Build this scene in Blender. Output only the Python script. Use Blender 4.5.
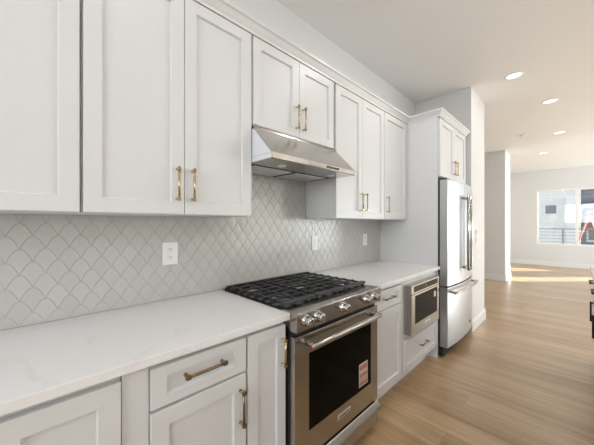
import bpy, bmesh, math, random
from mathutils import Vector, Matrix
random.seed(4)
S = bpy.context.scene
COL = S.collection
for o in list(bpy.data.objects):
    bpy.data.objects.remove(o)

# ------------------------------------------------------------------ camera
cam_d = bpy.data.cameras.new('camera')
cam = bpy.data.objects.new('camera', cam_d); COL.objects.link(cam)
cam_d.sensor_width = 36; cam_d.lens = 275.59 / 594 * 36
cam_d.shift_y = 0.95 / 594
cam_d.clip_start = 0.02; cam_d.clip_end = 300
cam.location = (0, -1.589, 1.334)
cam.rotation_euler = (math.pi / 2, 0, 0.7934 - math.pi / 2)
S.camera = cam

# ------------------------------------------------------------------ light
S.view_settings.view_transform = 'Standard'
S.view_settings.look = 'None'
S.view_settings.gamma = 1
S.view_settings.use_curve_mapping = False
S.view_settings.exposure = 0.0

w = bpy.data.worlds.new('sky'); S.world = w; w.use_nodes = True
nt = w.node_tree; nt.nodes.clear()
wo = nt.nodes.new('ShaderNodeOutputWorld'); bg = nt.nodes.new('ShaderNodeBackground')
sky = nt.nodes.new('ShaderNodeTexSky'); sky.sky_type = 'HOSEK_WILKIE'
sky.sun_direction = (0.646, -0.646, 0.407); sky.turbidity = 4.0
hs = nt.nodes.new('ShaderNodeHueSaturation'); hs.inputs['Saturation'].default_value = 0.35
nt.links.new(sky.outputs[0], hs.inputs['Color']); nt.links.new(hs.outputs[0], bg.inputs['Color'])
bg.inputs['Strength'].default_value = 8.5
nt.links.new(bg.outputs[0], wo.inputs[0])

sd = bpy.data.lights.new('sun', 'SUN'); sd.energy = 19; sd.angle = math.radians(0.6); sd.color = (0.96, 0.98, 1)
sun = bpy.data.objects.new('sun', sd); COL.objects.link(sun)
sun.rotation_euler = Vector((-0.646, 0.646, -0.407)).to_track_quat('-Z', 'Y').to_euler()
sun.location = (20, -20, 14)

def area(name, loc, direction, sx, sy, power, color):
    d = bpy.data.lights.new(name, 'AREA'); d.shape = 'RECTANGLE'; d.size = sx; d.size_y = sy
    d.energy = power; d.color = color
    o = bpy.data.objects.new(name, d); COL.objects.link(o)
    o.location = loc; o.rotation_euler = Vector(direction).to_track_quat('-Z', 'Y').to_euler()
    return o
# unseen fill lights added behind the camera and along the right wall
area('unseen_fill_far_side', (9.4, -5.40, 1.35), (0, 1, .3), 3.6, 2.1, 178, (0.80, 0.90, 1.0))
area('unseen_fill_back', (-2.95, -2.2, 2.0), (1, 0, 0), 2.4, 1.2, 74, (0.87, 0.935, 1.0))
area('unseen_fill_mid', (5.6, -5.40, 1.35), (0, 1, .3), 2.4, 2.1, 30, (0.88, 0.94, 1.0))
# recessed ceiling lamps, plus unseen ones added to brighten counters and room
for lx, ly, pw in ((-1.3, 1.09, 2.2), (.45, 1.09, 2.4), (2.2, 1.09, 6.5), (3.958, 1.086, 2), (5.135, 1.328, 2), (7.03, 1.355, 2), (8.8, 1.02, 2), (.45, 3.6, 9.5), (2.2, 3.6, 9.5), (3.96, 3.6, 9.5)):
    d = bpy.data.lights.new('downlight_or_fill', 'AREA'); d.shape = 'DISK'; d.size = .15; d.energy = pw; d.color = (1, .985, .985)
    o = bpy.data.objects.new('downlight_or_fill', d); COL.objects.link(o); o.location = (lx, -ly, 3.003)

# ------------------------------------------------------------------ materials
def mat(name, color=(.8, .8, .8), rough=.5, metal=0., spec=.5, coat=0., **k):
    m = bpy.data.materials.new(name); m.use_nodes = True
    b = m.node_tree.nodes['Principled BSDF']
    b.inputs['Base Color'].default_value = (*color, 1)
    b.inputs['Roughness'].default_value = rough
    b.inputs['Metallic'].default_value = metal
    b.inputs['Specular IOR Level'].default_value = spec
    b.inputs['Coat Weight'].default_value = coat
    for a, v in k.items():
        b.inputs[a].default_value = v
    return m
def nd(m, t, **k):
    n = m.node_tree.nodes.new(t)
    for a, v in k.items():
        setattr(n, a, v)
    return n
def ln(m, a, b): m.node_tree.links.new(a, b)
def noise_bump(m, scale=60, strength=.1, dist=.002, stretch=None, detail=3, rough_var=0):
    tc = nd(m, 'ShaderNodeTexCoord'); mp = nd(m, 'ShaderNodeMapping')
    if stretch: mp.inputs['Scale'].default_value = stretch
    n = nd(m, 'ShaderNodeTexNoise'); n.inputs['Scale'].default_value = scale; n.inputs['Detail'].default_value = detail
    bp = nd(m, 'ShaderNodeBump'); bp.inputs['Strength'].default_value = strength; bp.inputs['Distance'].default_value = dist
    ln(m, tc.outputs['Object'], mp.inputs[0]); ln(m, mp.outputs[0], n.inputs['Vector'])
    ln(m, n.outputs['Fac'], bp.inputs['Height'])
    ln(m, bp.outputs[0], m.node_tree.nodes['Principled BSDF'].inputs['Normal'])
    if rough_var:
        b = m.node_tree.nodes['Principled BSDF']; r0 = b.inputs['Roughness'].default_value
        mr = nd(m, 'ShaderNodeMapRange'); mr.inputs[3].default_value = r0 - rough_var; mr.inputs[4].default_value = r0 + rough_var
        ln(m, n.outputs['Fac'], mr.inputs[0]); ln(m, mr.outputs[0], b.inputs['Roughness'])
    return m

M = {}
M['cab'] = noise_bump(mat('cabinet_white_paint', (.735, .735, .735), .36), 220, .03, .0006)
M['cab_in'] = mat('cabinet_shadow_gap', (.62, .60, .57), .6)
M['wall'] = noise_bump(mat('wall_paint_greige', (.755, .748, .738), .85), 140, .12, .001)
M['ceil'] = noise_bump(mat('ceiling_paint', (.85, .843, .832), .9), 120, .12, .001)
M['trim'] = noise_bump(mat('trim_white_paint', (.83, .825, .81), .4), 150, .03, .0006)
M['steel'] = noise_bump(mat('stainless_steel', (.50, .485, .46), .24, 1.), 40, .015, .0003, (1, 1, 40), rough_var=.04)
M['steel_h'] = noise_bump(mat('stainless_steel_horizontal_brush', (.48, .455, .42), .22, 1.), 40, .015, .0003, (1, 12, 12), rough_var=.04)
M['steel_fridge'] = noise_bump(mat('stainless_steel_fridge', (.50, .50, .51), .34, 1.), 30, .015, .0003, (12, 12, 1), rough_var=.04)
M['chrome'] = noise_bump(mat('polished_chrome', (.50, .48, .46), .14, 1.), 50, .02, .0003)
M['dark_steel'] = noise_bump(mat('dark_grey_steel', (.10, .10, .105), .4, .7), 80, .05, .0005)
M['brass'] = noise_bump(mat('brushed_brass', (.52, .40, .22), .20, 1.), 60, .04, .0004, (1, 1, 12))
M['brass_shaded'] = noise_bump(mat('brass_dark_reflection', (.27, .205, .125), .28, 1.), 60, .04, .0004, (1, 1, 12))  # same brass as the upper pulls, darkened to paint in dark reflections
M['backlit_metal'] = noise_bump(mat('backlit_handle_metal', (.03, .027, .025), .4, .6), 60, .05, .0004)  # island handles: backlit darkness painted into the metal colour
M['iron'] = noise_bump(mat('cast_iron', (.022, .022, .024), .42, 0., .5), 300, .25, .0008)
M['enamel'] = noise_bump(mat('black_enamel', (.012, .012, .013), .18), 90, .03, .0004)
M['glass_black'] = noise_bump(mat('black_oven_glass', (.003, .0027, .0024), .05, 0., .06), 5, .01, .0003)
M['rubber'] = noise_bump(mat('black_rubber', (.015, .015, .016), .7), 100, .1, .0005)
M['plastic_white'] = noise_bump(mat('white_plastic', (.86, .86, .85), .3), 100, .02, .0003)
M['slot'] = noise_bump(mat('socket_slot_dark', (.08, .08, .08), .6), 100, .02, .0003)
M['sticker_red'] = noise_bump(mat('sticker_salmon', (.50, .23, .14), .5), 100, .02, .0003)
M['sticker_white'] = noise_bump(mat('sticker_white', (.66, .57, .50), .5), 100, .02, .0003)
M['grout'] = noise_bump(mat('grout', (.50, .485, .46), .7), 200, .2, .0008)
M['red_dot'] = noise_bump(mat('red_medallion', (.35, .02, .02), .3), 100, .02, .0003)
M['text'] = noise_bump(mat('dark_lettering', (.06, .06, .06), .5), 100, .02, .0003)
M['lens'] = noise_bump(mat('frosted_lamp_lens', (.85, .85, .83), .3), 100, .05, .0003)
M['disc'] = mat('recessed_lamp_diffuser', (.95, .95, .93), .5)
M['disc'].node_tree.nodes['Principled BSDF'].inputs['Emission Color'].default_value = (1, .98, .95, 1)
M['disc'].node_tree.nodes['Principled BSDF'].inputs['Emission Strength'].default_value = 1.4
M['tape'] = noise_bump(mat('protective_blue_film', (.74, .76, .79), .35, 0.), 60, .05, .0004)

# glass
def glass():
    m = bpy.data.materials.new('window_glass'); m.use_nodes = True; t = m.node_tree; t.nodes.clear()
    o = t.nodes.new('ShaderNodeOutputMaterial'); mx = t.nodes.new('ShaderNodeMixShader')
    tr = t.nodes.new('ShaderNodeBsdfTransparent'); gl = t.nodes.new('ShaderNodeBsdfGlossy'); gl.inputs['Roughness'].default_value = .02
    mx.inputs[0].default_value = .06
    tr.inputs[0].default_value = (.96, .98, .97, 1)
    t.links.new(tr.outputs[0], mx.inputs[1]); t.links.new(gl.outputs[0], mx.inputs[2])
    t.links.new(mx.outputs[0], o.inputs[0]); return m
M['glass'] = glass()

def floor_mat():
    m = mat('oak_plank_floor', (.4, .3, .2), .36, coat=.6)
    m.node_tree.nodes['Principled BSDF'].inputs['Coat Roughness'].default_value = .28; b = m.node_tree.nodes['Principled BSDF']
    tc = nd(m, 'ShaderNodeTexCoord'); sp = nd(m, 'ShaderNodeSeparateXYZ'); cb = nd(m, 'ShaderNodeCombineXYZ')
    ln(m, tc.outputs['Object'], sp.inputs[0]); ln(m, sp.outputs['Y'], cb.inputs['X']); ln(m, sp.outputs['X'], cb.inputs['Y'])
    br = nd(m, 'ShaderNodeTexBrick'); br.offset = .37; br.offset_frequency = 3
    br.inputs['Scale'].default_value = 1; br.inputs['Brick Width'].default_value = 1.5; br.inputs['Row Height'].default_value = .178
    br.inputs['Mortar Size'].default_value = .0012; br.inputs['Mortar Smooth'].default_value = .3
    br.inputs['Color1'].default_value = (0, 0, 0, 1); br.inputs['Color2'].default_value = (1, 1, 1, 1); br.inputs['Mortar'].default_value = (.5, .5, .5, 1)
    ln(m, cb.outputs[0], br.inputs['Vector'])
    # plank tone
    ramp = nd(m, 'ShaderNodeValToRGB'); e = ramp.color_ramp.elements
    e[0].color = (.42, .265, .128, 1); e[1].color = (.56, .385, .215, 1)
    ln(m, br.outputs['Color'], ramp.inputs[0])
    mp = nd(m, 'ShaderNodeMapping'); mp.inputs['Scale'].default_value = (.55, 7, 1)
    ad = nd(m, 'ShaderNodeVectorMath', operation='ADD'); 
    sc = nd(m, 'ShaderNodeVectorMath', operation='SCALE'); sc.inputs['Scale'].default_value = 9
    ln(m, br.outputs['Color'], sc.inputs[0]); ln(m, cb.outputs[0], mp.inputs[0]); ln(m, mp.outputs[0], ad.inputs[0]); ln(m, sc.outputs[0], ad.inputs[1])
    n = nd(m, 'ShaderNodeTexNoise'); n.inputs['Scale'].default_value = 2.2; n.inputs['Detail'].default_value = 9; n.inputs['Roughness'].default_value = .62; n.inputs['Distortion'].default_value = .6
    ln(m, ad.outputs[0], n.inputs['Vector'])
    r2 = nd(m, 'ShaderNodeValToRGB'); f = r2.color_ramp.elements; f[0].position = .32; f[0].color = (.70, .68, .65, 1); f[1].position = .66; f[1].color = (1.14, 1.14, 1.14, 1)
    ln(m, n.outputs['Fac'], r2.inputs[0])
    mx = nd(m, 'ShaderNodeMix', data_type='RGBA', blend_type='MULTIPLY'); mx.inputs[0].default_value = 1
    ln(m, ramp.outputs[0], mx.inputs[6]); ln(m, r2.outputs[0], mx.inputs[7])
    m2 = nd(m, 'ShaderNodeMix', data_type='RGBA', blend_type='MIX'); m2.inputs[7].default_value = (.16, .10, .06, 1)
    fm = nd(m, 'ShaderNodeMath', operation='MULTIPLY'); fm.inputs[1].default_value = .55
    ln(m, br.outputs['Fac'], fm.inputs[0]); ln(m, fm.outputs[0], m2.inputs[0]); ln(m, mx.outputs[2], m2.inputs[6])
    ln(m, m2.outputs[2], b.inputs['Base Color'])
    bp = nd(m, 'ShaderNodeBump'); bp.inputs['Strength'].default_value = .12; bp.inputs['Distance'].default_value = .002
    ln(m, n.outputs['Fac'], bp.inputs['Height']); ln(m, bp.outputs[0], b.inputs['Normal'])
    return m
M['floor'] = floor_mat()

def quartz():
    m = mat('white_veined_quartz', (.8, .8, .79), .18); b = m.node_tree.nodes['Principled BSDF']
    tc = nd(m, 'ShaderNodeTexCoord')
    n1 = nd(m, 'ShaderNodeTexNoise'); n1.inputs['Scale'].default_value = 1.5; n1.inputs['Detail'].default_value = 5; n1.inputs['Distortion'].default_value = 1.2
    ln(m, tc.outputs['Object'], n1.inputs['Vector'])
    s1 = nd(m, 'ShaderNodeMath', operation='SUBTRACT'); s1.inputs[1].default_value = .5
    a1 = nd(m, 'ShaderNodeMath', operation='ABSOLUTE'); ln(m, n1.outputs['Fac'], s1.inputs[0]); ln(m, s1.outputs[0], a1.inputs[0])
    r = nd(m, 'ShaderNodeValToRGB'); e = r.color_ramp.elements
    e[0].position = 0; e[0].color = (.79, .775, .755, 1); e[1].position = .012; e[1].color = (.85, .84, .835, 1)
    ln(m, a1.outputs[0], r.inputs[0])
    n2 = nd(m, 'ShaderNodeTexNoise'); n2.inputs['Scale'].default_value = 2.5; n2.inputs['Detail'].default_value = 4
    ln(m, tc.outputs['Object'], n2.inputs['Vector'])
    r2 = nd(m, 'ShaderNodeValToRGB'); g = r2.color_ramp.elements; g[0].position = .45; g[0].color = (0, 0, 0, 1); g[1].position = .6; g[1].color = (1, 1, 1, 1)
    ln(m, n2.outputs['Fac'], r2.inputs[0])
    mx = nd(m, 'ShaderNodeMix', data_type='RGBA'); mx.inputs[6].default_value = (.85, .84, .835, 1)
    ln(m, r2.outputs[0], mx.inputs[0]); ln(m, r.outputs[0], mx.inputs[7]); ln(m, mx.outputs[2], b.inputs['Base Color'])
    return m
M['quartz'] = quartz()

def tile_mat():
    m = mat('glazed_scallop_tile', (.56, .55, .52), .22, coat=.15); b = m.node_tree.nodes['Principled BSDF']
    gi = nd(m, 'ShaderNodeNewGeometry'); r = nd(m, 'ShaderNodeValToRGB'); e = r.color_ramp.elements
    e[0].color = (.545, .535, .505, 1); e[1].color = (.58, .57, .54, 1)
    ln(m, gi.outputs['Random Per Island'], r.inputs[0]); ln(m, r.outputs[0], b.inputs['Base Color'])
    tc = nd(m, 'ShaderNodeTexCoord'); n = nd(m, 'ShaderNodeTexNoise'); n.inputs['Scale'].default_value = 35
    bp = nd(m, 'ShaderNodeBump'); bp.inputs['Strength'].default_value = .15; bp.inputs['Distance'].default_value = .002
    ln(m, tc.outputs['Object'], n.inputs['Vector']); ln(m, n.outputs['Fac'], bp.inputs['Height']); ln(m, bp.outputs[0], b.inputs['Normal'])
    return m
M['tile'] = tile_mat()

def brickmat(name, c1, c2, mort, bw, rh, ms=.01):
    m = mat(name, c1, .85); b = m.node_tree.nodes['Principled BSDF']
    tc = nd(m, 'ShaderNodeTexCoord'); sp = nd(m, 'ShaderNodeSeparateXYZ'); cb = nd(m, 'ShaderNodeCombineXYZ')
    ln(m, tc.outputs['Object'], sp.inputs[0]); ln(m, sp.outputs['Y'], cb.inputs['X']); ln(m, sp.outputs['Z'], cb.inputs['Y'])
    br = nd(m, 'ShaderNodeTexBrick'); br.inputs['Scale'].default_value = 1; br.inputs['Brick Width'].default_value = bw; br.inputs['Row Height'].default_value = rh
    br.inputs['Mortar Size'].default_value = ms
    br.inputs['Color1'].default_value = (*c1, 1); br.inputs['Color2'].default_value = (*c2, 1); br.inputs['Mortar'].default_value = (*mort, 1)
    ln(m, cb.outputs[0], br.inputs['Vector']); ln(m, br.outputs['Color'], b.inputs['Base Color'])
    return m
M['brick_white'] = brickmat('pale_brick', (.86, .85, .84), (.80, .79, .78), (.70, .69, .68), .5, .2)
M['siding'] = brickmat('blue_grey_siding', (.26, .28, .33), (.24, .26, .31), (.12, .13, .16), 6, .22, .012)
M['ext_dark'] = noise_bump(mat('dark_exterior_glass', (.10, .13, .16), .15), 5, .02, .001)
M['ext_white'] = noise_bump(mat('exterior_white_trim', (.8, .8, .8), .5), 30, .05, .001)
M['rail'] = noise_bump(mat('grey_railing_metal', (.16, .16, .17), .5, .3), 60, .05, .0005)
M['ladder_red'] = noise_bump(mat('red_fibreglass', (.50, .20, .17), .5), 60, .05, .0005)
M['red_fabric'] = noise_bump(mat('faded_red_plastic', (.34, .14, .13), .6), 60, .1, .001)
M['alu'] = noise_bump(mat('aluminium', (.75, .75, .76), .4, .8), 60, .05, .0005)
M['concrete'] = noise_bump(mat('pale_concrete', (.55, .54, .52), .9), 12, .2, .004)

# ------------------------------------------------------------------ mesh helpers (x along the wall, y = distance out from the wall, z up)
def W(x, y, z): return Vector((x, -y, z))
def box(bm, x0, x1, y0, y1, z0, z1, mi=0):
    v = [bm.verts.new(W(x, y, z)) for x in (x0, x1) for y in (y0, y1) for z in (z0, z1)]
    for q in ((0, 1, 3, 2), (4, 6, 7, 5), (0, 4, 5, 1), (2, 3, 7, 6), (0, 2, 6, 4), (1, 5, 7, 3)):
        f = bm.faces.new([v[i] for i in q]); f.material_index = mi
    return v
def tube(bm, pts, r, n=12, mi=0, smooth=True):
    """round bar through points given as (x,y,z) in wall coordinates"""
    P = [W(*p) for p in pts]; rings = []
    for i, p in enumerate(P):
        a = P[max(i - 1, 0)]; b = P[min(i + 1, len(P) - 1)]; d = (b - a).normalized()
        u = d.orthogonal().normalized() if i == 0 else (pu - d * pu.dot(d)).normalized()
        pu = u; vv = d.cross(u)
        rr = r[i] if isinstance(r, (list, tuple)) else r
        rings.append([bm.verts.new(p + (u * math.cos(t) + vv * math.sin(t)) * rr) for t in [2 * math.pi * k / n for k in range(n)]])
    for a, b in zip(rings, rings[1:]):
        for k in range(n):
            f = bm.faces.new((a[k], a[(k + 1) % n], b[(k + 1) % n], b[k])); f.smooth = smooth; f.material_index = mi
    f = bm.faces.new(rings[0][::-1]); f.material_index = mi
    f = bm.faces.new(rings[-1]); f.material_index = mi
def prism_x(bm, prof, x0, x1, mi=0):
    """profile of (y,z) points swept from x0 to x1"""
    a = [bm.verts.new(W(x0, y, z)) for y, z in prof]; b = [bm.verts.new(W(x1, y, z)) for y, z in prof]; n = len(prof)
    for k in range(n):
        f = bm.faces.new((a[k], a[(k + 1) % n], b[(k + 1) % n], b[k])); f.material_index = mi
    f = bm.faces.new(a); f.material_index = mi; f = bm.faces.new(b[::-1]); f.material_index = mi
def prism_z(bm, prof, z0, z1, mi=0, smooth=False):
    a = [bm.verts.new(W(x, y, z0)) for x, y in prof]; b = [bm.verts.new(W(x, y, z1)) for x, y in prof]; n = len(prof)
    for k in range(n):
        f = bm.faces.new((a[k], a[(k + 1) % n], b[(k + 1) % n], b[k])); f.material_index = mi; f.smooth = smooth
    bm.faces.new(a).material_index = mi; bm.faces.new(b[::-1]).material_index = mi

def wloc(o):
    v = Vector((0, 0, 0))
    while o is not None: v = v + o.location; o = o.parent
    return v
def obj(name, bm, mats, parent=None, bevel=0, seg=2, smooth=False):
    bmesh.ops.recalc_face_normals(bm, faces=bm.faces[:])
    xs = [v.co.x for v in bm.verts]; ys = [v.co.y for v in bm.verts]; zs = [v.co.z for v in bm.verts]
    org = Vector(((min(xs) + max(xs)) / 2, (min(ys) + max(ys)) / 2, min(zs)))
    for v in bm.verts: v.co -= org
    me = bpy.data.meshes.new(name); bm.to_mesh(me); bm.free()
    if smooth:
        for p in me.polygons: p.use_smooth = True
    for m in (mats if isinstance(mats, (list, tuple)) else [mats]): me.materials.append(M[m])
    o = bpy.data.objects.new(name, me); COL.objects.link(o)
    if parent is not None:
        o.parent = parent; o.location = org - wloc(parent)
    else: o.location = org
    if bevel:
        b = o.modifiers.new('bevel', 'BEVEL'); b.width = bevel; b.segments = seg; b.limit_method = 'ANGLE'; b.angle_limit = math.radians(40)
        b.harden_normals = False
    return o
def tag(o, label, cat, group=None):
    o['label'] = label; o['category'] = cat
    if group: o['group'] = group
    return o
def thing(name, label, cat, x, y, z, group=None):
    o = bpy.data.objects.new(name, None); COL.objects.link(o); o.empty_display_size = .1
    o.location = W(x, y, z); return tag(o, label, cat, group)
def struct(name, bm, mats, parent=None, bevel=0):
    o = obj(name, bm, mats, parent, bevel)
    if parent is None: o['kind'] = 'structure'
    return o
def B(): return bmesh.new()
def bx(*a):
    bm = B(); box(bm, *a); return bm
def lettering(txt, size, parent, x, y, z, m='text'):
    c = bpy.data.curves.new('lettering', 'FONT'); c.body = txt; c.size = size; c.extrude = .0004; c.align_x = 'CENTER'; c.align_y = 'CENTER'
    t = bpy.data.objects.new('tmp', c); COL.objects.link(t)
    me = bpy.data.meshes.new_from_object(t); bpy.data.objects.remove(t)
    o = bpy.data.objects.new('lettering', me); me.materials.clear(); me.materials.append(M[m]); COL.objects.link(o)
    o.parent = parent; o.location = W(x, y, z) - wloc(parent); o.rotation_euler = (math.pi / 2, 0, 0)
    return o

# ------------------------------------------------------------------ room shell
CH = 3.017; XB = -3.0; XF = 11.756; YR = 5.5
struct('floor', bx(XB - .1, XF + .15, -1.7, YR + .1, -.08, 0), 'floor')
struct('ceiling', bx(XB - .1, XF + .15, -1.7, YR + .1, CH, CH + .12), 'ceil')
struct('wall_left', bx(XB - .1, 3.91, -.12, -.0005, 0, CH), 'wall')
struct('wall_pier', bx(3.91, 4.60, -.12, .675, 0, CH), 'wall')
struct('wall_hall_back', bx(3.91, XF, -1.7, -1.58, 0, CH), 'wall')
struct('wall_hall_side', bx(3.79, 3.91, -1.58, -.12, 0, CH), 'wall')
struct('wall_hall_end', bx(7.85, 8.55, -1.58, .43, 0, CH), 'wall')
def wall_x_with_holes(name, x0, x1, ya, yb, holes):
    bm = B(); y = ya
    for (h0, h1, z0, z1) in holes:
        box(bm, x0, x1, y, h0, 0, CH)
        if z0 > 0: box(bm, x0, x1, h0, h1, 0, z0)
        box(bm, x0, x1, h0, h1, z1, CH); y = h1
    box(bm, x0, x1, y, yb, 0, CH); return struct(name, bm, 'wall')
def wall_y_with_holes(name, y0, y1, xa, xb, holes):
    bm = B(); x = xa
    for (h0, h1, z0, z1) in holes:
        box(bm, x, h0, y0, y1, 0, CH)
        if z0 > 0: box(bm, h0, h1, y0, y1, 0, z0)
        box(bm, h0, h1, y0, y1, z1, CH); x = h1
    box(bm, x, xb, y0, y1, 0, CH); return struct(name, bm, 'wall')
wall_x_with_holes('wall_far', XF, XF + .15, -1.7, YR + .1, [(.656, 2.50, .65, 2.40), (3.55, 4.45, .65, 2.40)])
wall_x_with_holes('wall_back', XB - .1, XB, -.12, YR + .1, [(1.0, 3.4, 1.4, 2.6)])
wall_y_with_holes('wall_right', YR, YR + .1, XB, XF, [(4.4, 6.8, .3, 2.4), (7.6, 11.2, .3, 2.4)])

def window_x(n, x0, x1, ya, yb, z0, z1, mull, face=1):
    """frame in the plane x; glass as child"""
    bm = B(); t = .055
    box(bm, x0, x1, ya, ya + t, z0, z1); box(bm, x0, x1, yb - t, yb, z0, z1)
    box(bm, x0, x1, ya + t, yb - t, z0, z0 + t); box(bm, x0, x1, ya + t, yb - t, z1 - t, z1)
    for m in mull: box(bm, x0, x1, m - .035, m + .035, z0 + t, z1 - t)
    f = struct('window_%d' % n, bm, 'trim', bevel=.003)
    xm = (x0 + x1) / 2
    edges = [ya + t] + [q for m in mull for q in (m - .035, m + .035)] + [yb - t]
    for a, b in zip(edges[::2], edges[1::2]):
        obj('pane', bx(xm - .003, xm + .003, a, b, z0 + t, z1 - t), 'glass', f)
    return f
window_x(1, XF - .004, XF + .06, .656, 2.50, .65, 2.40, [1.585])
window_x(2, XF - .004, XF + .06, 3.55, 4.45, .65, 2.40, [])
window_x(3, XB - .08, XB - .01, 1.0, 3.4, 1.4, 2.6, [2.2])  # unseen window, shaped to match the added back fill light
def window_y(n, y0, y1, xa, xb, z0, z1, mull):
    bm = B(); t = .055
    box(bm, xa, xa + t, y0, y1, z0, z1); box(bm, xb - t, xb, y0, y1, z0, z1)
    box(bm, xa + t, xb - t, y0, y1, z0, z0 + t); box(bm, xa + t, xb - t, y0, y1, z1 - t, z1)
    for m in mull: box(bm, m - .035, m + .035, y0, y1, z0 + t, z1 - t)
    f = struct('window_%d' % n, bm, 'trim')
    ym = (y0 + y1) / 2
    edges = [xa + t] + [q for m in mull for q in (m - .035, m + .035)] + [xb - t]
    for a, b in zip(edges[::2], edges[1::2]):
        obj('pane', bx(a, b, ym - .003, ym + .003, z0 + t, z1 - t), 'glass', f)
window_y(4, YR + .01, YR + .08, 4.4, 6.8, .3, 2.4, [5.6])  # unseen window, moved to match the added mid fill light
window_y(5, YR + .01, YR + .08, 7.6, 11.2, .3, 2.4, [8.8, 10.0])  # unseen window, added as the opening for the far side fill light

def base_y(name, x0, x1, y, d=1):       # baseboard on a wall facing +y
    bm = B(); prism_x(bm, [(y, 0), (y + .015 * d, 0), (y + .015 * d, .115), (y + .009 * d, .125), (y + .009 * d, .132), (y, .137)], x0, x1)
    return struct(name, bm, 'trim')
base_y('baseboard_pier', 3.895, 4.615, .675)
struct('baseboard_pier_end', bx(4.60, 4.615, -.12, .675, 0, .135), 'trim', bevel=.003)
struct('baseboard_pier_inner', bx(3.895, 3.91, .63, .675, 0, .135), 'trim', bevel=.003)
struct('baseboard_hall_end', bx(7.835, 7.85, -1.58, .445, 0, .135), 'trim', bevel=.003)
base_y('baseboard_hall_front', 7.85, 8.55, .43)
struct('baseboard_far', bx(XF - .015, XF, -1.58, YR, 0, .135), 'trim', bevel=.003)
base_y('baseboard_right', 3.2, XF - .015, YR, -1)

# ------------------------------------------------------------------ tiled backsplash
def scallops():
    TW, TH = .0785, .0530          # width, row pitch
    def outline(k, n=12):
        pts = []
        rx, rz = TW / 2, TH; E = 1.95
        arch = lambda u: rz * (1 - abs(u) ** E)
        for i in range(n + 1):      # arch from right to left
            u = 1 - 2 * i / n; pts.append((rx * u, arch(u)))
        for i in range(1, n // 2 + 1):      # concave left flank down to the tip
            u = i / (n // 2); pts.append((-rx + rx * u, arch(u) - rz))
        for i in range(n // 2 - 1, 0, -1):
            u = i / (n // 2); pts.append((rx - rx * u, arch(u) - rz))
        return pts
    base = outline(1); cz = .15 * TH
    bm = B()
    for region in ((-1.25, 2.898, .916, 1.371), (.902, 1.654, 1.371, 1.70)):
        x0, x1, z0, z1 = region; b2 = B()
        j0 = int((z0 - .9) / TH) - 2; j1 = int((z1 - .9) / TH) + 3
        for j in range(j0, j1):
            zc = .910 + j * TH; off = (j % 2) * TW / 2
            i0 = int((x0 + 2) / TW) - 2; i1 = int((x1 + 2) / TW) + 2
            for i in range(i0, i1):
                xc = -2.02 + i * TW + off
                tx, tz = random.uniform(-.006, .006), random.uniform(-.006, .006)
                rings = []
                for s, y in ((.99, .001), (.986, .0050), (.955, .0064)):
                    rings.append([b2.verts.new(W(xc + px * s, y + (tx * px + tz * pz if y > .005 else 0), zc + cz + (pz - cz) * s)) for px, pz in base])
                n = len(base)
                for a, b in zip(rings, rings[1:]):
                    for k in range(n): b2.faces.new((a[k], a[(k + 1) % n], b[(k + 1) % n], b[k]))
                c = b2.verts.new(W(xc, .0075, zc + cz * .6))
                for k in range(n): b2.faces.new((rings[-1][k], rings[-1][(k + 1) % n], c))
        for co, no in ((W(x0, 0, 0), W(-1, 0, 0)), (W(x1, 0, 0), W(1, 0, 0)), (W(0, 0, z0), W(0, 0, -1)), (W(0, 0, z1), W(0, 0, 1))):
            bmesh.ops.bisect_plane(b2, geom=b2.verts[:] + b2.edges[:] + b2.faces[:], plane_co=co, plane_no=no, clear_outer=True)
        me = bpy.data.meshes.new('t'); b2.to_mesh(me); b2.free(); bm.from_mesh(me); bpy.data.meshes.remove(me)
    for f in bm.faces: f.material_index = 0
    n0 = len(bm.faces)
    box(bm, -1.25, 2.898, 0, .0048, .915, 1.371, 1); box(bm, .902, 1.654, 0, .0048, 1.371, 1.70, 1)
    o = obj('tile_backsplash', bm, ['tile', 'grout'])
    tag(o, 'glossy greige scallop tile backsplash between the countertops and wall cabinets', 'backsplash')
scallops()

# ------------------------------------------------------------------ joinery helpers
def shaker(name, parent, x0, x1, z0, z1, yf, d=1, stile=.056, th=.02, rail=None):
    """door or drawer front facing +y (d=1) or -y (d=-1); yf = front plane"""
    bm = B(); r = rail or stile; yb = yf - th * d; yp = yf - .012 * d; c = .004
    def ring(a, b, y): return [bm.verts.new(W(*p)) for p in ((x0 + a, y, z0 + b), (x1 - a, y, z0 + b), (x1 - a, y, z1 - b), (x0 + a, y, z1 - b))]
    R = [ring(0, 0, yb), ring(0, 0, yf - .0012 * d), ring(.0012, .0012, yf), ring(stile, r, yf), ring(stile + c, r + c, yp)]
    for a, b in zip(R, R[1:]):
        for k in range(4): bm.faces.new((a[k], a[(k + 1) % 4], b[(k + 1) % 4], b[k]))
    bm.faces.new(R[0]); bm.faces.new(R[-1])
    return obj(name, bm, 'cab', parent)
def pull(parent, x, z, yf, L=.133, vert=True, m='brass', d=1, s=1.0, label=None):
    bm = B(); a = .0065 * s; y1 = yf + .028 * d
    for t in (-L / 2, L / 2):
        px, pz = (x, z + t) if vert else (x + t, z)
        tube(bm, [(px, yf + .0002 * d, pz), (px, yf + .003 * d, pz), (px, yf + .004 * d, pz), (px, y1 + .004 * d, pz)], [a * .9, a * .9, a * .8, a * .8], 12)
        if vert: box(bm, px - a, px + a, min(y1 - .006 * d, y1 + .006 * d), max(y1 - .006 * d, y1 + .006 * d), pz - a, pz + a)
        else: box(bm, px - a, px + a, min(y1 - .006 * d, y1 + .006 * d), max(y1 - .006 * d, y1 + .006 * d), pz - a, pz + a)
    e = L / 2 + .010
    if vert: tube(bm, [(x, y1, z - e), (x, y1, z + e)], .0052 * s, 12)
    else: tube(bm, [(x - e, y1, z), (x + e, y1, z)], .0052 * s, 12)
    o = obj('handle', bm, m, parent)
    if label: o['label'] = label
    return o

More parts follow.
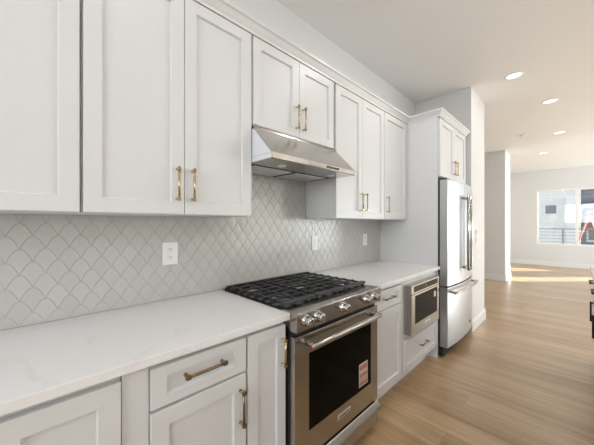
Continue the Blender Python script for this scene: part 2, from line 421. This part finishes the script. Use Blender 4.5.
# ------------------------------------------------------------------ wall cabinets
UY = .32; UB = 1.372; UT = 2.39
def upper(label, x0, x1, z0, doors, cab_front=.298):
    t = thing('wall_cabinet', label, 'cabinet', (x0 + x1) / 2, 0, z0, 'white shaker wall cabinets')
    obj('body', bx(x0, x1, 0.0005, cab_front, z0, UT), 'cab', t, .001)
    for (a, b, hx) in doors:
        dr = shaker('door', t, a, b, z0 + .004, UT - .004, UY)
        if hx is not None: pull(dr, hx, z0 + .14 if z0 < 1.6 else z0 + .128, UY)
    return t
upper('white two-door wall cabinet cut off by the left edge of the photo', -.618, .1445, UB, [(-.614, -.239, -.27), (-.236, .139, -.205)])
upper('tall white two-door wall cabinet directly left of the range hood', .1455, .8985, UB, [(.150, .5205, .487), (.5235, .894, .557)])
upper('short white two-door wall cabinet directly above the range hood', .8995, 1.659, 1.886, [(.908, 1.2695, 1.240), (1.2725, 1.632, 1.302)])
upper('white two-door wall cabinet right of the range hood', 1.660, 2.402, UB, [(1.664, 2.0225, 1.990), (2.0255, 2.398, 2.058)])
upper('narrow white single-door wall cabinet beside the tall refrigerator panel', 2.403, 2.899, UB, [(2.407, 2.875, 2.440)])

# crown moulding following the cabinet fronts
def crown():
    prof = [(0, 2.388), (.007, 2.388), (.007, 2.402), (.014, 2.410), (.030, 2.432), (.040, 2.438), (.040, 2.453), (-.02, 2.453), (-.02, 2.391), (0, 2.391)]
    path = [((-.64, UY), (0, 1)), ((2.90, UY), (-1, 1)), ((2.90, .64), (-1, 1)), ((3.812, .64), (1, 1)), ((3.812, .05), (1, 0))]
    bm = B(); rings = []
    for (px, py), (ox, oy) in path: rings.append([bm.verts.new(W(px + ox * o, py + oy * o, z)) for o, z in prof])
    n = len(prof)
    for a, b in zip(rings, rings[1:]):
        for k in range(n): bm.faces.new((a[k], a[(k + 1) % n], b[(k + 1) % n], b[k]))
    bm.faces.new(rings[0]); bm.faces.new(rings[-1][::-1])
    struct('trim_1', bm, 'cab')
crown()

# ------------------------------------------------------------------ refrigerator surround
fc = thing('refrigerator_cabinet', 'white two-door cabinet above the refrigerator with its tall side panel', 'cabinet', 3.355, 0, 0)
obj('side_panel', bx(2.900, 2.920, .0005, .620, 0, UT), 'cab', fc, .001)
obj('body', bx(2.920, 3.810, .0005, .618, 1.800, UT), 'cab', fc, .001)
d1 = shaker('door', fc, 2.924, 3.362, 1.804, UT - .004, .640); pull(d1, 3.325, 1.935, .640)
d2 = shaker('door', fc, 3.365, 3.806, 1.804, UT - .004, .640); pull(d2, 3.405, 1.935, .640)

# ------------------------------------------------------------------ base cabinets
BY = .628; KT = .115; BT = .882
def base(label, x0, x1, kick=True, y0=.0005):
    t = thing('base_cabinet', label, 'cabinet', (x0 + x1) / 2, 0, 0, 'white shaker base cabinets')
    obj('body', bx(x0, x1, y0, BY - .022, KT, BT), 'cab', t, .001)
    obj('toe_kick', bx(x0, x1, y0, BY - .095, 0, KT), 'cab', t)
    return t
c1 = base('white base cabinet at the lower left edge of the photo', -.66, .2065)
dd = shaker('door', c1, -.066, .204, .135, .858, BY); 
dd = shaker('door', c1, -.656, -.070, .135, .858, BY); 
c2 = base('white base cabinet with one drawer above one door, left of the oven', .2085, .6565)
obj('filler_strip', bx(.2085, .2835, BY - .0215, BY - .012, KT, BT), 'cab', c2)
dr = shaker('drawer', c2, .287, .6505, .727, .861, BY, rail=.035, stile=.05); pull(dr, .468, .806, BY, .140, False, 'brass_shaded', s=1.15)
dr = shaker('door', c2, .287, .6505, .135, .716, BY); pull(dr, .622, .590, BY, .128, True, 'brass_shaded', s=1.1)
c3 = base('narrow white one-door base cabinet touching the left side of the range', .6575, .8735)
dr = shaker('door', c3, .661, .8705, .135, .861, BY, stile=.050); pull(dr, .846, .740, BY, .115, True)
c4 = base('white base cabinet with drawer and door between range and microwave', 1.6605, 2.1085)
dr = shaker('drawer', c4, 1.667, 2.096, .722, .858, BY, rail=.035); pull(dr, 1.862, .800, BY, .128, False, 'brass_shaded')
dr = shaker('door', c4, 1.667, 2.096, .135, .716, BY)
# microwave housing
c5 = thing('base_cabinet', 'white base cabinet housing the built-in microwave above one drawer', 'cabinet', 2.5, 0, 0, 'white shaker base cabinets')
bm = B()
box(bm, 2.1095, 2.195, .0005, BY - .0215, KT, BT); box(bm, 2.822, 2.8985, .0005, BY - .0215, KT, BT)
box(bm, 2.195, 2.822, .0005, BY - .0215, KT, .444); box(bm, 2.195, 2.822, .0005, BY - .0215, .830, BT); box(bm, 2.195, 2.822, .0005, .03, .444, .830)
obj('body', bm, 'cab', c5, .0008)
obj('toe_kick', bx(2.1095, 2.8985, .0005, BY - .095, 0, KT), 'cab', c5)
dr = shaker('drawer', c5, 2.135, 2.880, .145, .385, BY + .002, rail=.045); pull(dr, 2.50, .285, BY + .002, .128, False, 'brass_shaded')

# countertops
tag(obj('countertop', bx(-1.25, .8825, .0005, .648, .884, .914), 'quartz', None, .002), 'long white quartz countertop on the base cabinets left of the range', 'countertop')
tag(obj('countertop', bx(1.6515, 2.8985, .0005, .648, .884, .914), 'quartz', None, .002), 'white quartz countertop between the range and the refrigerator panel', 'countertop')

# ------------------------------------------------------------------ range
rg = thing('gas_range', 'stainless steel slide-in gas range with black cast-iron grates', 'oven', 1.267, .35, 0)
RX0, RX1 = .886, 1.648
bm = B(); box(bm, RX0 + .004, RX1 - .004, .03, .630, .10, .905); obj('body', bm, 'rubber', rg, .002)
obj('toe_kick', bx(RX0 + .02, RX1 - .02, .05, .60, .0, .10), 'rubber', rg)
bm = B(); box(bm, RX0, RX1, .03, .5875, .905, .919); obj('cooktop', bm, 'enamel', rg, .003)
bm = B(); box(bm, RX0, RX1, .022, .040, .905, .930); obj('rear_trim', bm, 'steel_h', rg, .002)
# sloped steel control panel
bm = B(); prism_x(bm, [(.588, .9195), (.690, .921), (.695, .917), (.688, .829), (.655, .825), (.588, .86)], RX0 - .001, RX1 + .001)
cp = obj('control_panel', bm, 'steel_h', rg, .002)
bm = B(); box(bm, RX0 + .17, RX1 - .17, .622, .640, .9195, .9215); obj('vent_slot', bm, 'rubber', cp)
for kx in (.938, 1.020, 1.230, 1.463, 1.552):
    bm = B()
    tube(bm, [(kx, .690, .879), (kx, .697, .879), (kx, .704, .879), (kx, .709, .879), (kx, .712, .879), (kx, .730, .879), (kx, .735, .879), (kx, .736, .879)],
         [.029, .029, .025, .023, .0225, .0215, .019, .008], 24)
    k = obj('knob', bm, 'chrome', rg)
    bm = B(); box(bm, kx - .0025, kx + .0025, .7362, .7372, .879, .893); obj('pointer', bm, 'rubber', k)
# burners
for bxp, byp, r in ((1.02, .18, .035), (1.02, .43, .045), (1.267, .30, .055), (1.515, .18, .04), (1.515, .43, .045)):
    bm = B(); tube(bm, [(bxp, byp, .919), (bxp, byp, .928), (bxp, byp, .929)], [r * 1.25, r * 1.15, r * .9], 24)
    b = obj('burner', bm, 'alu', rg)
    bm = B(); tube(bm, [(bxp, byp, .929), (bxp, byp, .936), (bxp, byp, .938)], [r, r, r * .9], 24); obj('burner_cap', bm, 'iron', b)
# grates: three sections
def grate(x0, x1):
    bm = B(); y0, y1 = .050, .572; zt = .944; hb = .011
    n = 8
    for i in range(n):
        y = y0 + .012 + (y1 - y0 - .024) * i / (n - 1); hw = .006
        # bar with down-curved ends
        prof = [(x0, .926), (x0 + .004, .939), (x0 + .012, zt), (x1 - .012, zt), (x1 - .004, .939), (x1, .926), (x1 - .010, .926), (x1 - .016, zt - hb), (x0 + .016, zt - hb), (x0 + .010, .926)]
        a = [bm.verts.new(W(px, y - hw, pz)) for px, pz in prof]; b = [bm.verts.new(W(px, y + hw, pz)) for px, pz in prof]
        for k in range(len(prof)): bm.faces.new((a[k], a[(k + 1) % len(prof)], b[(k + 1) % len(prof)], b[k]))
        bm.faces.new(a); bm.faces.new(b[::-1])
    for x in (x0 + .030, (x0 + x1) / 2, x1 - .030):
        box(bm, x - .005, x + .005, y0, y1, zt - hb - .003, zt - .0015)
    box(bm, x0 + .004, x1 - .004, y1 - .010, y1 + .014, .929, zt - .001)
    box(bm, x0 + .004, x1 - .004, y0 - .006, y0 + .006, .929, zt - .001)
    for x in (x0 + .02, x1 - .02):
        for y in (y0, y1): box(bm, x - .006, x + .006, y - .006, y + .006, .9192, .932)
    obj('grate', bm, 'iron', rg, .0018)
gx = (RX0 + .004, 1.139, 1.396, RX1 - .004)
for a, b in zip(gx, gx[1:]): grate(a + .001, b - .001)
# oven door
DX0, DX1 = RX0 + .003, 1.640
bm = B(); GX0, GX1, GZ0, GZ1 = .985, 1.560, .322, .702
DY = .672
for a in ((DX0, GX0, .197, .800), (GX1, DX1, .197, .800), (GX0, GX1, .197, GZ0), (GX0, GX1, GZ1, .800)): box(bm, a[0], a[1], .6302, DY, a[2], a[3])
bmesh.ops.remove_doubles(bm, verts=bm.verts[:], dist=1e-5)
od = obj('oven_door', bm, 'steel_h', rg)
bm = B(); box(bm, GX0, GX1, .632, DY - .003, GZ0, GZ1); obj('door_glass', bm, 'glass_black', od)
def bar_handle(parent, x0, x1, y, z, r, yb, m='steel_h', post=.025):
    bm = B(); tube(bm, [(x0, y, z), (x0 + .003, y, z), (x1 - .003, y, z), (x1, y, z)], [r * .85, r, r, r * .85], 20)
    for x in (x0 + post, x1 - post):
        tube(bm, [(x, yb + .0002, z), (x, y, z)], [r * 1.05, r * .8], 16)
    h = obj('handle', bm, m, parent)
    return h
h = bar_handle(od, .945, 1.595, .722, .757, .0130, DY)
bm = B(); tube(bm, [(.9425, .722, .757), (.9449, .722, .757)], .0075, 16); obj('end_medallion', bm, 'red_dot', od)['label'] = 'small red round medallion on the left end of the door handle'
# badge
bm = B(); box(bm, 1.213, 1.335, DY + .0002, DY + .004, .258, .284); bd = obj('badge', bm, 'alu', od, .002)
lettering('KitchenAid', .021, od, 1.274, DY + .0045, .271)
# energy sticker on the glass
bm = B(); sy = DY - .0028; sx0, sx1, sz0, sz1 = 1.428, 1.526, .343, .482
box(bm, sx0, sx1, sy, sy + .0006, sz0, sz1, 0)
for a, b in ((.006, .030), (.038, .046), (.054, .078), (.098, .126)): box(bm, sx0 + .006, sx1 - .006, sy + .0006, sy + .0010, sz0 + a, sz0 + b, 1)
obj('sticker', bm, ['sticker_white', 'sticker_red'], od)['label'] = 'white and salmon striped paper sticker on the oven glass'
# warming drawer
bm = B(); prism_x(bm, [(.60, .035), (DY - .002, .035), (DY, .040), (DY, .128), (DY + .026, .140), (DY + .028, .146), (DY + .026, .152), (DY + .004, .176), (DY, .180), (.60, .180)], DX0, DX1)
wd = obj('lower_drawer', bm, 'steel_h', rg, .0015)
bm = B(); box(bm, DX0 + .005, DX1 - .005, .60, .650, .1805, .1965); obj('door_gap_seal', bm, 'rubber', rg)
bm = B(); box(bm, RX0 + .004, RX1 - .004, .60, .650, .8005, .828); obj('upper_gap_seal', bm, 'rubber', rg)

# ------------------------------------------------------------------ range hood
hd = thing('range_hood', 'slanted stainless steel under-cabinet range hood above the gas range', 'range hood', 1.28, 0, 1.67)
HX0, HX1 = .9025, 1.6585
bm = B(); prism_x(bm, [(.009, 1.679), (.30, 1.679), (.30, 1.672), (.487, 1.672), (.490, 1.676), (.490, 1.703), (.487, 1.7065), (.328, 1.868), (.322, 1.884), (.009, 1.884)], HX0, HX1)
obj('canopy', bm, 'steel_h', hd, .001)
bm = B(); box(bm, HX0 + .02, HX1 - .02, .03, .2995, 1.6745, 1.6788); 
fl = obj('filter_panel', bm, 'rubber', hd)
for a, b in ((HX0 + .05, 1.26), (1.30, HX1 - .05)):
    bm = B(); box(bm, a, b, .05, .262, 1.6705, 1.6743); obj('mesh_filter', bm, 'alu', fl, .001)
bm = B(); prism_x(bm, [(.29, 1.7045), (.484, 1.7045), (.330, 1.861), (.29, 1.861)], HX0 - .0012, HX0 - .0002)
obj('protective_film', bm, 'tape', hd)['label'] = 'pale blue protective film on the left side of the hood'
bm = B(); prism_x(bm, [(.29, 1.676), (.487, 1.676), (.487, 1.703), (.29, 1.703)], HX0 - .0012, HX0 - .0002)
obj('protective_film', bm, 'tape', hd)['label'] = 'pale blue protective film on the lower side edge of the hood'
for x in (1.07, 1.53):
    bm = B(); tube(bm, [(x, .375, 1.6665), (x, .375, 1.6718)], [.022, .028], 20); obj('lamp', bm, 'lens', hd)
bm = B(); box(bm, 1.19, 1.30, .4902, .4925, 1.681, 1.699); obj('badge_plate', bm, 'chrome', hd, .001)
for i in range(5):
    x = 1.345 + i * .026; bm = B(); box(bm, x, x + .017, .4902, .4935, 1.684, 1.695); obj('button', bm, 'rubber', hd, .001)

# ------------------------------------------------------------------ built-in microwave
mw = thing('built_in_microwave', 'stainless steel built-in microwave drawer under the right countertop', 'microwave', 2.50, .3, .44)
MX0, MX1 = 2.176, 2.790; MY = .671
bm = B(); box(bm, 2.20, 2.818, .05, BY - .022, .447, .827); obj('case', bm, 'dark_steel', mw)
bm = B(); box(bm, MX0, MX1 + .03, BY - .0213, MY - .012, .437, .835); obj('trim_frame', bm, 'steel', mw, .001)
bm = B()
box(bm, MX0, MX1, MY - .0118, MY, .765, .835); cpn = obj('control_panel', bm, 'steel_h', mw, .0015)
bm = B(); box(bm, MX0 + .045, MX1 - .035, MY + .0002, MY + .0012, .778, .824); dp = obj('display', bm, 'glass_black', cpn)
bm = B(); box(bm, 2.455, 2.485, MY + .0013, MY + .0016, .797, .807); obj('display_window', bm, 'dark_steel', cpn)
bm = B(); box(bm, MX0 + .004, MX1, MY - .0118, MY, .437, .760); md = obj('door', bm, 'steel_h', mw, .0015)
bm = B(); box(bm, MX0 + .07, MX1 - .05, MY + .0002, MY + .0012, .520, .745); obj('door_glass', bm, 'glass_black', md)
bm = B(); box(bm, 2.655, 2.705, MY + .0013, MY + .0019, .665, .715); obj('sticker', bm, 'sticker_white', md)['label'] = 'small white paper sticker on the microwave glass'
bm = B(); box(bm, 2.45, 2.56, MY + .0002, MY + .003, .462, .490); obj('badge', bm, 'plastic_white', md, .001)
lettering('KitchenAid', .018, md, 2.505, MY + .0035, .476)

# ------------------------------------------------------------------ refrigerator
fr = thing('refrigerator', 'tall stainless steel French-door refrigerator with bottom freezer drawer', 'refrigerator', 3.39, .35, 0)
FX0, FX1 = 2.940, 3.845; XS = 3.395
obj('body', bx(FX0 + .005, FX1 - .005, .03, .618, .05, 1.765), 'dark_steel', fr, .003)
obj('base_grille', bx(FX0 + .01, FX1 - .01, .56, .66, .015, .105), 'rubber', fr, .003)
def curve_y(x): return .700 + .030 * (1 - ((x - (FX0 + FX1) / 2) / ((FX1 - FX0) / 2)) ** 2)
def fdoor(name, x0, x1, z0, z1):
    bm = B(); n = 16; prof = [(x0, .628)] + [(x0, curve_y(x0) - .008)] + [(x0 + .004 + (x1 - x0 - .008) * i / n, curve_y(x0 + (x1 - x0) * i / n)) for i in range(n + 1)] + [(x1, curve_y(x1) - .008), (x1, .628)]
    prism_z(bm, prof, z0, z1)
    return obj(name, bm, 'steel_fridge', fr, .002)
du1 = fdoor('upper_door', FX0, XS - .002, .715, 1.766)
du2 = fdoor('upper_door', XS + .002, FX1, .715, 1.766)
fz = fdoor('freezer_drawer', FX0, FX1, .110, .700)
def vhandle(parent, x):
    bm = B(); y = curve_y(x) + .052; z0, z1 = .835, 1.635
    tube(bm, [(x, y, z0), (x, y, z0 + .003), (x, y, z1 - .003), (x, y, z1)], [.011, .014, .014, .011], 16)
    for z in (z0 + .03, z1 - .03): tube(bm, [(x, curve_y(x) - .001, z), (x, y, z)], [.012, .010], 14)
    obj('handle', bm, 'chrome', parent)
vhandle(du1, XS - .047); vhandle(du2, XS + .047)
bm = B(); xa, xb = FX0 + .035, FX1 - .035; n = 12
pts = [(xa + (xb - xa) * i / n, curve_y(xa + (xb - xa) * i / n) + .050, .655) for i in range(n + 1)]
tube(bm, pts, .014, 16)
for x in (xa + .02, xb - .02): tube(bm, [(x, curve_y(x) - .001, .655), (x, curve_y(x) + .050, .655)], [.013, .011], 14)
obj('handle', bm, 'chrome', fz)
for x in (FX0 + .06, FX1 - .06):
    bm = B(); box(bm, x - .05, x + .05, .56, .69, 1.7665, 1.786); obj('hinge_cover', bm, 'dark_steel', fr, .004)
    bm = B(); tube(bm, [(x, .63, 0), (x, .63, .015)], .022, 16); obj('foot', bm, 'rubber', fr)
bm = B(); box(bm, 3.60, 3.68, curve_y(3.64) + .0002, curve_y(3.64) + .003, .205, .225); obj('badge', bm, 'chrome', fz)
lettering('KitchenAid', .014, fz, 3.64, curve_y(3.64) + .0036, .215)

# ------------------------------------------------------------------ sockets and switches
def plate(label, x, y, z, kind, wdt=.080, h=.122, name='wall_outlet', cat='outlet', grp=None):
    t = thing(name, label, cat, x, y, z - h / 2, grp)
    p = obj('cover_plate', bx(x - wdt / 2, x + wdt / 2, y, y + .006, z - h / 2, z + h / 2), 'plastic_white', t, .002)
    if kind == 'outlet':
        for dz in (-.021, .021):
            s = obj('socket', bx(x - .016, x + .016, y + .006, y + .0085, z + dz - .015, z + dz + .015), 'plastic_white', t, .002)
            bm = B()
            for dx in (-.006, .006): box(bm, x + dx - .0012, x + dx + .0012, y + .0086, y + .0090, z + dz - .001, z + dz + .008)
            tube(bm, [(x, y + .0086, z + dz - .008), (x, y + .0090, z + dz - .008)], .0025, 10)
            obj('slots', bm, 'slot', s)
    elif kind == 'rocker':
        obj('rocker', bx(x - .017, x + .017, y + .006, y + .0095, z - .033, z + .033), 'plastic_white', t, .002)
    return t
plate('white duplex outlet on the tile left of the range', .569, .0078, 1.168, 'outlet', .083, .124)
plate('white cover plate on the tile just right of the range', 1.768, .0078, 1.166, 'rocker', name='wall_switch', cat='switch')
plate('white cover plate on the tile nearer the refrigerator panel', 2.564, .0078, 1.163, 'outlet')
plate('small white thermostat, upper plate on the wall right of the refrigerator', 4.15, .6752, 1.225, 'rocker', .075, .06, 'thermostat', 'thermostat')
plate('white light switch, lower plate on the wall right of the refrigerator', 4.15, .6752, 1.115, 'rocker', .075, .10, 'wall_switch', 'switch')

# ------------------------------------------------------------------ ceiling fittings
def downlight(label, x, y, r=.085):
    t = thing('recessed_light', label, 'ceiling light', x, y, CH - .012, 'round recessed ceiling lights')
    bm = B(); n = 32
    prof = [(r, CH - .0002), (r, CH - .004), (r * .86, CH - .009), (r * .80, CH - .004), (r * .80, CH - .0002)]
    rings = [[bm.verts.new(W(x + q * math.cos(2 * math.pi * k / n), y + q * math.sin(2 * math.pi * k / n), z)) for k in range(n)] for q, z in prof]
    for a, b in zip(rings, rings[1:] + rings[:1]):
        for k in range(n): bm.faces.new((a[k], a[(k + 1) % n], b[(k + 1) % n], b[k]))
    obj('trim_ring', bm, 'plastic_white', t, 0, smooth=True)
    bm = B(); tube(bm, [(x, y, CH - .0045), (x, y, CH - .0005)], r * .79, 32); obj('diffuser', bm, 'disc', t)
downlight('round recessed ceiling light nearest the refrigerator cabinet', 3.958, 1.086)
downlight('round recessed ceiling light, second in the row leading to the far window', 5.135, 1.328)
downlight('round recessed ceiling light, third in the row leading to the far window', 7.03, 1.355)
downlight('faint round recessed ceiling light farthest back, in the room with the window', 8.8, 1.02)
t = thing('smoke_detector', 'small round white detector on the ceiling left of the third light', 'detector', 6.757, .881, CH - .03)
bm = B(); tube(bm, [(6.757, .881, CH - .0003), (6.757, .881, CH - .016), (6.757, .881, CH - .022)], [.055, .052, .035], 24); obj('housing', bm, 'plastic_white', t)
bm = B(); tube(bm, [(6.757, .881, CH - .022), (6.757, .881, CH - .027)], [.014, .010], 12); obj('sensor', bm, 'lens', t)

# ------------------------------------------------------------------ island
IY = 1.700
def isl(label, x0, x1, fronts):
    t = thing('island_cabinet', label, 'cabinet', (x0 + x1) / 2, 2.2, 0, 'white island cabinets')
    obj('body', bx(x0, x1, IY + .022, IY + .64, KT, BT), 'cab', t, .001)
    obj('toe_kick', bx(x0, x1, IY + .09, IY + .60, 0, KT), 'cab', t)
    for (kind, z0, z1, hx, hz, vert) in fronts:
        f = shaker(kind, t, x0 + .003, x1 - .003, z0, z1, IY, -1, rail=.04 if z1 - z0 < .2 else None)
        pull(f, hx, hz, IY, .150, vert, 'backlit_metal', -1, 1.3, 'bar handle with backlit darkness put into its colour')
isl('white island cabinet at the far end, handles coloured dark as if backlit, right photo edge', 3.43, 3.935, [('drawer', .727, .861, 3.68, .80, False), ('door', .135, .716, 3.475, .575, True)])
isl('white island cabinet second from the far end, mostly outside the frame', 2.92, 3.428, [('drawer', .727, .861, 3.17, .80, False), ('door', .135, .716, 2.97, .575, True)])
for i, xa in enumerate((2.41, 1.90, 1.39, .88)):  # island run extended out of view to shade the base cabinets
    isl('white island cabinet, %s from the far end of the island, added unseen to shade the aisle' % ('third', 'fourth', 'fifth', 'sixth')[i], xa, xa + .508, [('drawer', .727, .861, xa + .25, .80, False), ('door', .135, .716, xa + .05, .575, True)])
tag(obj('island_countertop', bx(.86, 3.955, IY - .022, IY + .70, .884, .914), 'quartz', None, .002), 'white quartz countertop on the island at the right photo edge', 'countertop')  # slab continues over the added unseen cabinets

# ------------------------------------------------------------------ outside the far window
struct('ground', bx(XF + .2, 60, -30, 30, -3.2, -3.0), 'concrete')
struct('balcony_floor', bx(XF + .155, 13.6, -1.5, 5.2, -.25, -.052), 'concrete')
bl = thing('balcony_railing', 'grey metal balcony railing of horizontal bars outside the far window', 'railing', 13.5, 1.6, -.05)
bm = B()
for i in range(9): box(bm, 13.50, 13.52, -1.5, 5.2, .10 + i * .115, .112 + i * .115)
box(bm, 13.48, 13.54, -1.5, 5.2, 1.12, 1.16)
obj('railing_bars', bm, 'rail', bl)
for y in (-1.45, .05, 1.24, 2.4, 3.7, 5.15):
    obj('railing_post', bx(13.485, 13.535, y - .025, y + .025, -.05, 1.12), 'rail', bl)

pb = thing('brick_building', 'pale brick building across the way, seen through the left window pane', 'building', 24, -2, -3)
obj('wall', bx(22, 30, -9, 1.75, -3, 6.4), 'brick_white', pb)
for (a, b, z0, z1) in ((.22, .80, 1.85, 2.45), (-3.2, -2.4, 1.5, 2.6)):
    f = obj('window_frame', bx(21.94, 22.0, a, b, z0, z1), 'ext_white', pb); obj('pane', bx(21.92, 21.939, a + .06, b - .06, z0 + .06, z1 - .06), 'ext_dark', f)
obj('roof_band', bx(21.8, 22, -9, 1.75, 3.25, 3.65), 'ext_white', pb)
obj('corner_pilaster', bx(21.8, 22, 1.15, 1.55, -3, 3.0), 'ext_white', pb)
gb = thing('grey_house', 'blue-grey sided house seen through the right window pane', 'building', 27, 5, -3)
obj('wall', bx(25, 32, 1.8, 9.0, -3, 6.0), 'siding', gb)
obj('porch_beam', bx(24.6, 25, 1.8, 9.0, 2.3, 2.55), 'ext_white', gb)
for (a, b) in ((2.0, 2.9), (3.2, 4.2), (4.6, 5.6)):
    f = obj('window_frame', bx(24.93, 25.0, a, b, .2, 2.1), 'ext_white', gb); obj('pane', bx(24.90, 24.929, a + .1, b - .1, .3, 2.0), 'ext_dark', f)

bm = B(); prism_x(bm, [(1.9, .9), (1.9, 1.9), (2.75, 1.9), (2.75, .9)], 24.3, 24.6)
obj('awning', bm, 'red_fabric', gb)['label'] = 'faded red fabric awning'
# stepladder standing on the balcony
sl = thing('stepladder', 'red A-frame stepladder standing on the balcony outside the window', 'ladder', 12.9, 1.75, -.05)
AY, AX, ZT, ZB = 1.83, 12.75, 1.52, -.045
for s in (-1, 1):
    bm = B(); tube(bm, [(AX + s * .17, AY, ZT), (AX + s * .25, AY - .42, ZB)], .022, 8); obj('rail', bm, 'ladder_red', sl)
    bm = B(); tube(bm, [(AX + s * .17, AY + .06, ZT), (AX + s * .22, AY + .50, ZB)], .018, 8); obj('rear_rail', bm, 'alu', sl)
for i in range(1, 6):
    z = ZB + i * .28; k = (ZT - z) / (ZT - ZB); obj('step', bx(AX - .17 - .08 * k, AX + .17 + .08 * k, AY - .42 * k - .04, AY - .42 * k + .04, z - .012, z + .012), 'alu', sl)
obj('top_cap', bx(AX - .2, AX + .2, AY - .04, AY + .11, ZT, ZT + .04), 'ladder_red', sl)
